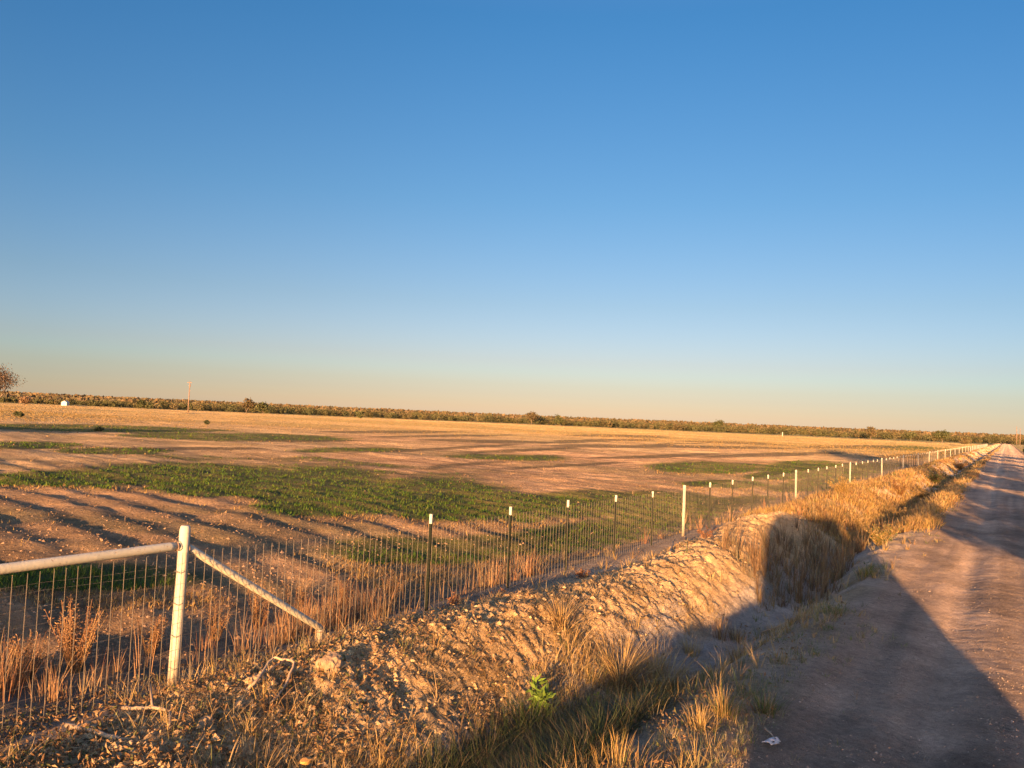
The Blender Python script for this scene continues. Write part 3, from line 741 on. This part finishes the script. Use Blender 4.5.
# ------------------------------------------------------------------ trees
def tree_mesh(h, cr, seed, leaves, leafsize, cols, bare=False, trunk=.5, tex=1.0):
    random.seed(seed); r2 = np.random.default_rng(seed)
    tk = MB(); tips = []
    def limb(p, d, ln, r, lvl):
        pts = [np.array(p)]; dd = np.array(d, float)
        for i in range(5):
            dd = dd+r2.normal(0, .16, 3)+np.array([0, 0, .05]); dd /= np.linalg.norm(dd); pts.append(pts[-1]+dd*ln/5)
        tk.tube(pts, np.linspace(r, r*.45, 6), 6 if lvl < 2 else 4)
        if lvl >= (4 if bare else 3): tips.append(pts[-1]); tips.append(pts[3]); return
        for _ in range(3 if lvl else 5):
            i = r2.integers(2, 6); a = r2.uniform(0, 6.28); up_ = r2.uniform(.15, .9)
            nd = dd*.5+np.array([math.cos(a), math.sin(a), up_])*.8; nd /= np.linalg.norm(nd)
            limb(pts[i], nd, ln*r2.uniform(.5, .78), r*.5, lvl+1)
    limb((0, 0, -.2), (r2.normal(0, .08), r2.normal(0, .08), 1), h*trunk, h*.028, 0)
    tips = np.array(tips)
    s = np.array([cr/max(1e-3, np.abs(tips[:, :2]).max()), 1]); 
    cl = MB()
    if not bare:
        n = leaves; c = tips[r2.integers(0, len(tips), n)]
        q = c+r2.normal(0, 1, (n, 3))*np.array([cr*.17, cr*.17, h*.06])
        u = r2.normal(0, 1, (n, 3)); u /= np.linalg.norm(u, axis=1)[:, None]; v = np.cross(u, r2.normal(0, 1, (n, 3))); v /= np.linalg.norm(v, axis=1)[:, None]
        l = leafsize*r2.uniform(.6, 1.5, (n, 1))
        V = np.stack([q-u*l, q+v*l*.6, q+u*l, q-v*l*.6], 1).reshape(-1, 3)
        cc = np.array(cols)[r2.integers(0, len(cols), n)]*r2.uniform(.7, 1.3, (n, 1))
        cl.add(V, np.arange(n*4).reshape(-1, 4), None, np.repeat(cc, 4, 0))
    return tk, cl
OLIVE = [A(.08, .085, .035), A(.10, .10, .045), A(.06, .075, .03)]
RUSTY = [A(.11, .085, .045), A(.10, .09, .04), A(.13, .095, .05)]
def make_tree(name, xy, h, cr, seed, label, leaves=2500, ls=.35, cols=OLIVE, bare=False, group=None, cat='tree', trunk=.5):
    x, y = float(xy[0]), float(xy[1]); z = float(H(np.array([x]), np.array([y]))[0])
    t = empty(name, (x, y, z)); tag(t, label, cat, group)
    tk, cl = tree_mesh(h, cr, seed, leaves, ls, cols, bare, trunk)
    a = tk.build('trunk', M_bark, t, True)
    if cl.n: cl.build('crown', M_leaf, t)
    return t
dv = np.array([-math.sin(SUN_AZ), math.cos(SUN_AZ)])
def shadow_tree(px, py, back, h, cr, seed, label, **kw):
    g = ground(px, py, -.2)[0][:2]-dv*back
    return make_tree('shade_tree', g, h, cr, seed, label, **kw)
# bare tree at the left edge of the photo, lone trees on the skyline
make_tree('bare_tree', at_dist(0, 200), 13.5, 7.5, 5, 'bare brown twiggy tree at the left edge of the skyline', leaves=6500, ls=.15, cols=[A(.15, .105, .065), A(.12, .085, .05)], trunk=.42)
make_tree('bare_tree', at_dist(26, 235), 4.5, 3, 6, 'low bare thicket tree right beside the large bare one', leaves=500, ls=.25, cols=[A(.2, .13, .07)], trunk=.35)
for px, D, h, lab, cols in [(145, 330, 5, 'dark green round tree left of the lone utility pole', OLIVE), (265, 330, 6, 'dark tree standing out at the right end of the left tree group', OLIVE), (248, 420, 8.5, 'taller thin topped tree just left of the dark tree', RUSTY),
                            (363, 300, 3.6, 'low wide dark bush tree on the field edge', OLIVE), (533, 520, 9, 'pointed tree rising above the middle of the wood', RUSTY), (562, 520, 8, 'second pointed tree above the wood right of the first', OLIVE),
                            (944, 380, 8, 'tallest round dark tree near the right end of the skyline', OLIVE), (912, 430, 6, 'small round tree left of the tallest one', OLIVE), (965, 300, 4, 'light olive tree right of the tallest one', RUSTY), (872, 520, 8.5, 'rounded tree above the wood towards the right', RUSTY), (720, 560, 9.5, 'slightly taller tree in the right half of the wood', OLIVE)]:
    make_tree('skyline_tree', at_dist(px, D), h*1.0, h*.55, int(px), lab, 1500, .45, cols, trunk=.42)
# small shrubs out in the field
for px, py, h, lab in [(207, 424, 1.0, 'small dark shrub alone in the field below the utility pole'), (98, 431, .7, 'tiny green sapling at the edge of the long shadow'), (20, 417, 1.2, 'low dark shrub at the left in the dry pasture')]:
    g = ground(px, py, -.2)[0]; make_tree('field_shrub', g[:2], h, h*.6, int(px)+7, lab, 350, .16, OLIVE, cat='shrub', trunk=.4)
# the far wood as one mass
def wood():
    V = []; C_ = []
    n = 2300
    for i in range(n):
        px = rng.uniform(-140, 1190); D = rng.uniform(0, 1)
        base = np.interp(px, [0, 200, 500, 800, 1000, 1190], [430, 430, 520, 560, 560, 420])
        D = base+D*160
        h = np.interp(px, [0, 40, 130, 200, 260, 320, 500, 700, 850, 1000, 1190], [3.6, 3, 3.2, 4.8, 4.8, 4.2, 4.8, 6, 5.6, 6, 7])*rng.uniform(.5, 1.1)*(.62+.75*float(fbm(np.array([px*.035]), np.array([3.3]), 3, 601)[0]))
        g = at_dist(px, D); z = float(0)
        if px > 1030 and abs(g[0]) < 6: continue
        m = 90
        u = rng.normal(0, 1, (m, 3)); u /= np.linalg.norm(u, axis=1)[:, None]; rr = rng.uniform(.55, 1.05, (m, 1))
        w = h*rng.uniform(.5, .9)
        q = np.array([g[0], g[1], h*.52])+u*rr*np.array([w, w, h*.5])
        a = rng.normal(0, 1, (m, 3)); a /= np.linalg.norm(a, axis=1)[:, None]; b = np.cross(a, rng.normal(0, 1, (m, 3))); b /= np.linalg.norm(b, axis=1)[:, None]
        l = rng.uniform(.25, .6, (m, 1))
        V.append(np.stack([q-a*l, q+b*l*.7, q+a*l, q-b*l*.7], 1).reshape(-1, 3))
        base_c = pick(1, [A(.085, .085, .034), A(.105, .095, .038), A(.125, .10, .045), A(.07, .074, .03)], [4, 3, 3, 2])
        C_.append(np.repeat(base_c*rng.uniform(.95, 1.06, (m, 1)), 4, 0))
    V = np.vstack(V); C_ = np.vstack(C_)
    return np_mesh('far_wood', V, np.arange(len(V)).reshape(-1, 4), M_leaf, None, C_)
tag(wood(), 'low olive and rust brown wood running all along the horizon beyond the field', 'wood', None, 'stuff')
# wooded low hill, farther
V = []; C_ = []
n = 26000
pxs = rng.uniform(-150, 1150, n); Ds = rng.uniform(850, 1900, n)
gxy = np.array([at_dist(a, b) for a, b in zip(pxs, Ds)]); gz = H(gxy[:, 0], gxy[:, 1])
q = np.stack([gxy[:, 0], gxy[:, 1], gz+rng.uniform(0, 5, n)], -1)
a = rng.normal(0, 1, (n, 3)); a /= np.linalg.norm(a, axis=1)[:, None]; b = np.cross(a, rng.normal(0, 1, (n, 3))); b /= np.linalg.norm(b, axis=1)[:, None]
l = rng.uniform(2, 4, (n, 1))
V = np.stack([q-a*l, q+b*l*.7, q+a*l, q-b*l*.7], 1).reshape(-1, 3)
tag(np_mesh('hill_wood', V, np.arange(n*4).reshape(-1, 4), M_leaf, None, np.repeat(pick(n, [A(.105, .09, .045), A(.14, .10, .05)], [1, 1]), 4, 0)), 'scrub wood on the low rise behind the nearer trees', 'wood', None, 'stuff')

# trees on the right of the road and behind the camera, whose long shadows cross the road and the field
def rtree(x, y, h, cr, seed, lab, **kw): return make_tree('roadside_tree', (x, y), h, cr, seed, lab, **kw)
RT = [(8.2, 17, 14, 3.4), (6.0, 3.5, 4.0, 1.6), (5.4, 8.0, 4.2, 1.6), (6.4, 12, 4.8, 1.5), (5.3, 17, 4.0, 1.3), (6.2, 23, 5.2, 1.6), (5.5, 33, 5, 2), (6.4, 41, 5, 1.8), (5.6, 52, 4.6, 1.7), (6.5, 57, 6.5, 2.5), (5.5, 70, 5.5, 2), (6.3, 84, 7, 2.6), (5.8, 104, 6, 2.4), (6.4, 130, 7, 2.6), (7.4, -5.5, 3.6, 1.4), (6.9, -1.2, 3.6, 1.4)]
for i, (x, y, h, cr) in enumerate(RT):
    rtree(x, y, h, cr, 300+i, 'olive tree right of the road, %s' % ['nearest tall one', 'just ahead of the parked vehicle', 'second low one ahead of the vehicle', 'third low one ahead of the vehicle', 'fourth along the verge', 'fifth along the verge just short of the tall one', 'first beyond the tall one', 'second beyond the tall one', 'third beyond the tall one', 'fourth beyond the tall one', 'fifth beyond the tall one', 'sixth beyond the tall one', 'seventh beyond the tall one', 'last and farthest of the row', 'level with the rear of the parked vehicle', 'level with the front of the parked vehicle'][i],
          leaves=650 if h < 10 else 2200, ls=.16 if h < 10 else .24, trunk=.42)
# dense bush standing into the right edge of the photo
make_tree('verge_bush', (2.9, 82), 2.4, 1.5, 411, 'dark green bush at the right edge where the road narrows', 1800, .14, [A(.05, .08, .03), A(.07, .1, .03)], cat='bush', trunk=.3)
make_tree('verge_bush', (3.3, 125), 3.0, 1.8, 412, 'dark green bush farther along the right road edge', 1800, .18, [A(.05, .08, .03), A(.07, .1, .03)], cat='bush', trunk=.3)
# field shadow casters (start px, distance back, height, crown)
for i, (px, py, back, h, cr, lab) in enumerate([
        (60, 430, 75, 11, 6, 'tall tree behind the viewpoint, first of the field group'), (110, 431, 95, 12, 6, 'tall tree behind the viewpoint, second of the field group'), (30, 428, 110, 13, 7, 'tall tree behind the viewpoint, third of the field group'),
        (60, 502, 42, 4.6, 2.4, 'small tree behind the viewpoint across the fence'), (150, 545, 30, 3.2, 2.5, 'low tree behind the viewpoint across the fence'), (20, 580, 24, 2.8, 2.4, 'lowest tree behind the viewpoint across the fence')]):
    shadow_tree(px, py, back, h, cr, 500+i, lab, leaves=2600, ls=.22+.012*h, trunk=.45)

# ------------------------------------------------------------------ poles, shed
def util_pole(px, D, h, label, cross=True, dx=0):
    g = at_dist(px, D); z = float(H(np.array([g[0]]), np.array([g[1]]))[0])
    t = empty('utility_pole', (g[0], g[1], z)); t.rotation_euler = (0, 0, YAW); tag(t, label, 'pole')
    m = MB(); m.tube([(0, 0, -.5), (0, 0, h*.5), (0, 0, h)], [.22, .19, .15], 10); m.build('pole_shaft', M_pole, t, True)
    if cross:
        m = MB(); m.box((-.9, -.07, h-.75), (.9, -.16, h-.55)); m.build('crossarm', M_pole, t)
        for s in (-.75, .75):
            m = MB(); m.tube([(s, -.11, h-.549), (s, -.11, h-.45), (s, -.11, h-.32)], [.05, .08, .04], 8); m.build('insulator', M_pole, t, True)
        m = MB(); m.tube([(.3, -.3, h-2.2), (.3, -.3, h-2.1), (.3, -.3, h-1.3), (.3, -.3, h-1.2)], [.16, .2, .2, .14], 12); m.build('transformer', M_pole, t, True)
    return t
util_pole(190, 305, 12.4, 'lone wooden utility pole standing in the field edge at the left')
util_pole(1018, 520, 12.5, 'left one of two utility poles at the right edge beside the road', False)
util_pole(1021.5, 500, 11.0, 'right one of two utility poles at the right edge beside the road', False)
g = at_dist(67, 400); z = float(H(np.array([g[0]]), np.array([g[1]]))[0])
t = empty('white_shed', (g[0], g[1], z), YAW); tag(t, 'tiny white shed with gable roof at the far left edge of the field', 'shed')
m = MB(); V = np.array([(-1.4, -1.2, -.2), (1.4, -1.2, -.2), (1.4, 1.2, -.2), (-1.4, 1.2, -.2), (-1.4, -1.2, 1.7), (1.4, -1.2, 1.7), (1.4, 1.2, 1.7), (-1.4, 1.2, 1.7), (0, -1.2, 2.5), (0, 1.2, 2.5)])
m.add(V, [(0, 1, 5, 4), (1, 2, 6, 5), (2, 3, 7, 6), (3, 0, 4, 7)], [(4, 5, 8), (6, 7, 9)]); m.build('wall', M_shedw, t)
m = MB(); m.add(np.array([(-1.6, -1.35, 1.62), (0, -1.35, 2.54), (0, 1.35, 2.54), (-1.6, 1.35, 1.62), (1.6, -1.35, 1.62), (1.6, 1.35, 1.62)]), [(0, 1, 2, 3), (1, 4, 5, 2)]); ro = m.build('roof', M_shedw, t); ro.modifiers.new('s', 'SOLIDIFY').thickness = .06
m = MB(); m.box((-.4, -1.23, 0), (.4, -1.203, 1.5)); m.build('door', M_shedr, t)
g = at_dist(784, 420); m = MB(); m.tube([(g[0], g[1], -.3), (g[0], g[1], 2.0)], .28, 8)
tag(m.build('marker_post', M_white, None, True), 'short white marker post far off at the edge of the wood', 'post')

# ------------------------------------------------------------------ the parked vehicle beside the viewpoint (its shadow falls in view)
M_car = simple('silver_car_paint', (.45, .46, .47), .3, .6, .03); M_glass = simple('tinted_glass', (.03, .035, .04), .08, 0, .05)
M_tyre = simple('tyre_rubber', (.03, .03, .03), .85); M_rim = simple('alloy_rim', (.55, .55, .56), .35, .8, .05)
M_lampg = simple('clear_lamp', (.75, .75, .72), .1); M_lampr = simple('red_lamp', (.4, .02, .02), .2); M_plas = simple('black_plastic', (.04, .04, .04), .6)
ROOF = 2.58
VR = R(9.6); uc = 1.0; vc = -3.2
ax = np.array([-math.sin(VR), math.cos(VR)])
vt = uc*np.array([math.cos(SUN_AZ), math.sin(SUN_AZ)])+vc*dv+2.4*ax
sv = empty('parked_vehicle', (vt[0], vt[1], .04), VR); tag(sv, 'tall silver sport utility vehicle parked on the road behind the viewpoint', 'car')
# local: +y = tail (forward in the photo), body from y=-4.7 (nose) to y=0 (tail), half width .95
def ring(y, zlo, zhi, hw, tuck):
    return [(-hw*.96, y, zlo), (-hw, y, zlo+.25), (-hw, y, min(zhi-.03, 1.10)), (-hw+tuck, y, zhi-.08), (-hw+tuck+.07, y, zhi), (hw-tuck-.07, y, zhi), (hw-tuck, y, zhi-.08), (hw, y, min(zhi-.03, 1.10)), (hw, y, zlo+.25), (hw*.96, y, zlo)]
prof = [(-4.78, .42, .80, .78, .02), (-4.68, .36, 1.02, .90, .03), (-4.4, .34, 1.14, .97, .04), (-3.8, .34, 1.2, .98, .04), (-3.62, .34, 1.24, .98, .05), (-3.05, .34, ROOF-.10, .98, .09), (-2.7, .34, ROOF-.02, .98, .09), (-1.2, .34, ROOF, .98, .09), (-.25, .34, ROOF-.01, .98, .09), (-.12, .36, ROOF-.05, .97, .08), (-.02, .38, 1.2, .93, .06), (0, .45, .9, .90, .02)]
V = np.array([p for q in prof for p in ring(*q)]); nr = 10; Fq = []
for i in range(len(prof)-1):
    for j in range(nr):
        k2 = (j+1) % nr; Fq.append((i*nr+j, i*nr+k2, (i+1)*nr+k2, (i+1)*nr+j))
b0 = len(V); V = np.vstack([V, [(0, -4.78, .6)], [(0, 0, .7)]])
F3b = [(b0, (j+1) % nr, j) for j in range(nr)]+[(b0+1, (len(prof)-1)*nr+j, (len(prof)-1)*nr+(j+1) % nr) for j in range(nr)]
m = MB(); m.add(V, Fq, F3b); body = m.build('body', M_car, sv, True)
body.modifiers.new('b', 'BEVEL').width = .03; body.modifiers[-1].limit_method = 'ANGLE'; body.modifiers[-1].segments = 2
# windows: slightly proud panes on the sloping cabin sides
def pane(pts, name='side_window', off=.006):
    P = np.array(pts, float); nrm = np.cross(P[1]-P[0], P[2]-P[0]); nrm /= np.linalg.norm(nrm)
    V = np.vstack([P+nrm*off, P-nrm*.02]); n = len(P); m = MB()
    m.add(V, [tuple(range(n)), tuple(range(2*n-1, n-1, -1))]+[(i, (i+1) % n, (i+1) % n+n, i+n)[::-1] for i in range(n)] if n == 4 else None)
    return m.build(name, M_glass, sv)
def sx(z, hw=.98, tuck=.09): return hw-tuck*(z-1.10)/(ROOF-.08-1.10)
for s in (-1, 1):
    for ya, yb_, yc, yd in [(-3.4, -2.35, -2.35, -2.98), (-2.25, -1.25, -1.25, -2.25), (-1.15, -.3, -.4, -1.15)]:
        zl, zh = 1.18, ROOF-.2
        pts = [(s*(sx(zl)+.008), ya, zl), (s*(sx(zl)+.008), yb_, zl), (s*(sx(zh)+.008), yc, zh), (s*(sx(zh)+.008), yd, zh)]
        if s > 0: pts = pts
        else: pts = pts[::-1]
        pane(pts)
    for y in (-3.85, -.95):
        wz = .36
        w = MB(); w.tube([(s*.70, y, wz), (s*.73, y, wz), (s*.93, y, wz), (s*.965, y, wz)], [.33, .375, .375, .33], 28); wo = w.build('wheel', M_tyre, sv, True)
        r_ = MB(); r_.tube([(s*.955, y, wz), (s*.972, y, wz)], [.24, .22], 20); r_.build('rim', M_rim, wo, False)
    l_ = MB(); l_.box((s*.62-.17, -4.765, .70), (s*.62+.17, -4.70, .86)); l_.build('headlight', M_lampg, sv)
    l_ = MB(); l_.box((s*.82-.07, -.06, .95), (s*.82+.07, .02, 1.35)); l_.build('tail_light', M_lampr, sv)
    mr = MB(); mr.box((s*1.09-.11, -3.3, 1.14), (s*1.09+.11, -3.2, 1.34)); mr.build('side_mirror', M_plas, sv)
    rr_ = MB(); rr_.tube([(s*.66, -2.2, ROOF), (s*.66, -2.1, ROOF+.05), (s*.66, -.5, ROOF+.05), (s*.66, -.4, ROOF-.01)], .015, 8); rr_.build('roof_rail', M_plas, sv, True)
pane([(-.78, -3.56, 1.33), (.78, -3.56, 1.33), (.72, -3.12, ROOF-.24), (-.72, -3.12, ROOF-.24)], 'windscreen', .03)
pane([(.70, -.015, 1.25), (-.70, -.015, 1.25), (-.62, -.10, ROOF-.22), (.62, -.10, ROOF-.22)], 'rear_window', .03)
m = MB(); m.box((-.85, -.03, .48), (.85, .07, .68)); m.build('rear_bumper', M_plas, sv)
m = MB(); m.box((-.80, -4.86, .45), (.80, -4.76, .64)); m.build('front_bumper', M_plas, sv)

# ------------------------------------------------------------------ light
w = bpy.data.worlds.new('World'); sc.world = w; w.use_nodes = True; nt = w.node_tree
bg = nt.nodes['Background']; bg.inputs[1].default_value = .10  # the tint below is halved
sky = nt.nodes.new('ShaderNodeTexSky'); sky.sky_type = 'NISHITA'; sky.sun_disc = False
sky.sun_elevation = SUN_EL; sky.sun_rotation = math.pi-SUN_AZ     # direction set below to the same azimuth as the lamp
sky.altitude = 100; sky.air_density = 1.0; sky.dust_density = 1.0; sky.ozone_density = 1.5
def lin(c): 
    c = np.array(c, float)/255; return np.where(c <= .04045, c/12.92, ((c+.055)/1.055)**2.4)
tco = nt.nodes.new('ShaderNodeTexCoord'); sp = nt.nodes.new('ShaderNodeSeparateXYZ'); nt.links.new(tco.outputs['Generated'], sp.inputs[0])
crp = nt.nodes.new('ShaderNodeValToRGB'); crp.color_ramp.interpolation = 'B_SPLINE' if False else 'LINEAR'
nt.links.new(sp.outputs[2], crp.inputs[0])
stops = [(0.0, 2.0, 1.9, 3.2), (.6, 1.60, 1.495, 2.456), (.9, 1.427, 1.321, 2.112), (1.3, 1.23, 1.163, 1.847), (1.9, 1.062, 1.009, 1.571), (2.6, .975, .931, 1.364), (3.6, .905, .902, 1.29),
         (4.4, .899, .851, 1.186), (8.6, .757, .806, 1.056), (15.9, .544, .809, 1.113), (28.3, .351, .805, 1.231), (60, 1.15, 1.15, 1.9)]
e = crp.color_ramp.elements
for i, (el, *t_) in enumerate(stops):
    t_ = np.array(t_)/2.0
    k_ = e[i] if i < 2 else e.new(0.9)
    k_.position = min(1, math.sin(R(el))); k_.color = (*t_, 1)
mm = nt.nodes.new('ShaderNodeMix'); mm.data_type = 'RGBA'; mm.blend_type = 'MULTIPLY'; mm.inputs[0].default_value = 1
nt.links.new(sky.outputs[0], mm.inputs[6]); nt.links.new(crp.outputs[0], mm.inputs[7])
# brighter and warmer towards the sunset behind the viewpoint, dimmer to the side
dn = nt.nodes.new('ShaderNodeVectorMath'); dn.operation = 'MULTIPLY'; dn.inputs[1].default_value = (1, 1, 0); nt.links.new(tco.outputs['Generated'], dn.inputs[0])
nn = nt.nodes.new('ShaderNodeVectorMath'); nn.operation = 'NORMALIZE'; nt.links.new(dn.outputs[0], nn.inputs[0])
dt = nt.nodes.new('ShaderNodeVectorMath'); dt.operation = 'DOT_PRODUCT'; nt.links.new(nn.outputs[0], dt.inputs[0])
ca = YAW-R(3); dt.inputs[1].default_value = (-math.sin(ca), math.cos(ca), 0)
mr_ = nt.nodes.new('ShaderNodeMath'); mr_.operation = 'MULTIPLY_ADD'; mr_.inputs[1].default_value = .5; mr_.inputs[2].default_value = .5; nt.links.new(dt.outputs['Value'], mr_.inputs[0])
cr2 = nt.nodes.new('ShaderNodeValToRGB'); nt.links.new(mr_.outputs[0], cr2.inputs[0]); e2 = cr2.color_ramp.elements
for i, (p_, c_) in enumerate([(0.0, (3.4, 2.5, 2.0)), (.35, (2.6, 2.0, 1.8)), (.7, (.9, .95, .95)), (.91, (.84, .93, .98)), (.975, (.95, .97, .98)), (1.0, (1, 1, 1))]):
    k_ = e2.new(p_) if 0 < p_ < 1 else e2[-1 if p_ else 0]; k_.color = (*c_, 1)
m2 = nt.nodes.new('ShaderNodeMix'); m2.data_type = 'RGBA'; m2.blend_type = 'MULTIPLY'; m2.inputs[0].default_value = 1
nt.links.new(mm.outputs[2], m2.inputs[6]); nt.links.new(cr2.outputs[0], m2.inputs[7])
SKYOUT = m2.outputs[2]
nt.links.new(SKYOUT, bg.inputs[0])
sd = np.array([math.sin(SUN_AZ)*math.cos(SUN_EL), -math.cos(SUN_AZ)*math.cos(SUN_EL), math.sin(SUN_EL)])  # towards the sun
sky.sun_rotation = math.atan2(sd[0], sd[1])
sun = bpy.data.lights.new('sun', 'SUN'); sun.energy = 5.0; sun.angle = R(.6); sun.color = (1.0, .53, .22)
so = bpy.data.objects.new('sun', sun); COL.objects.link(so); so.rotation_euler = Vector((-sd[0], -sd[1], -sd[2])).to_track_quat('-Z', 'Y').to_euler()
sc.view_settings.view_transform = 'Standard'; sc.view_settings.look = 'None'; sc.view_settings.gamma = 1
sc.view_settings.exposure = 2.0; sc.view_settings.use_curve_mapping = False
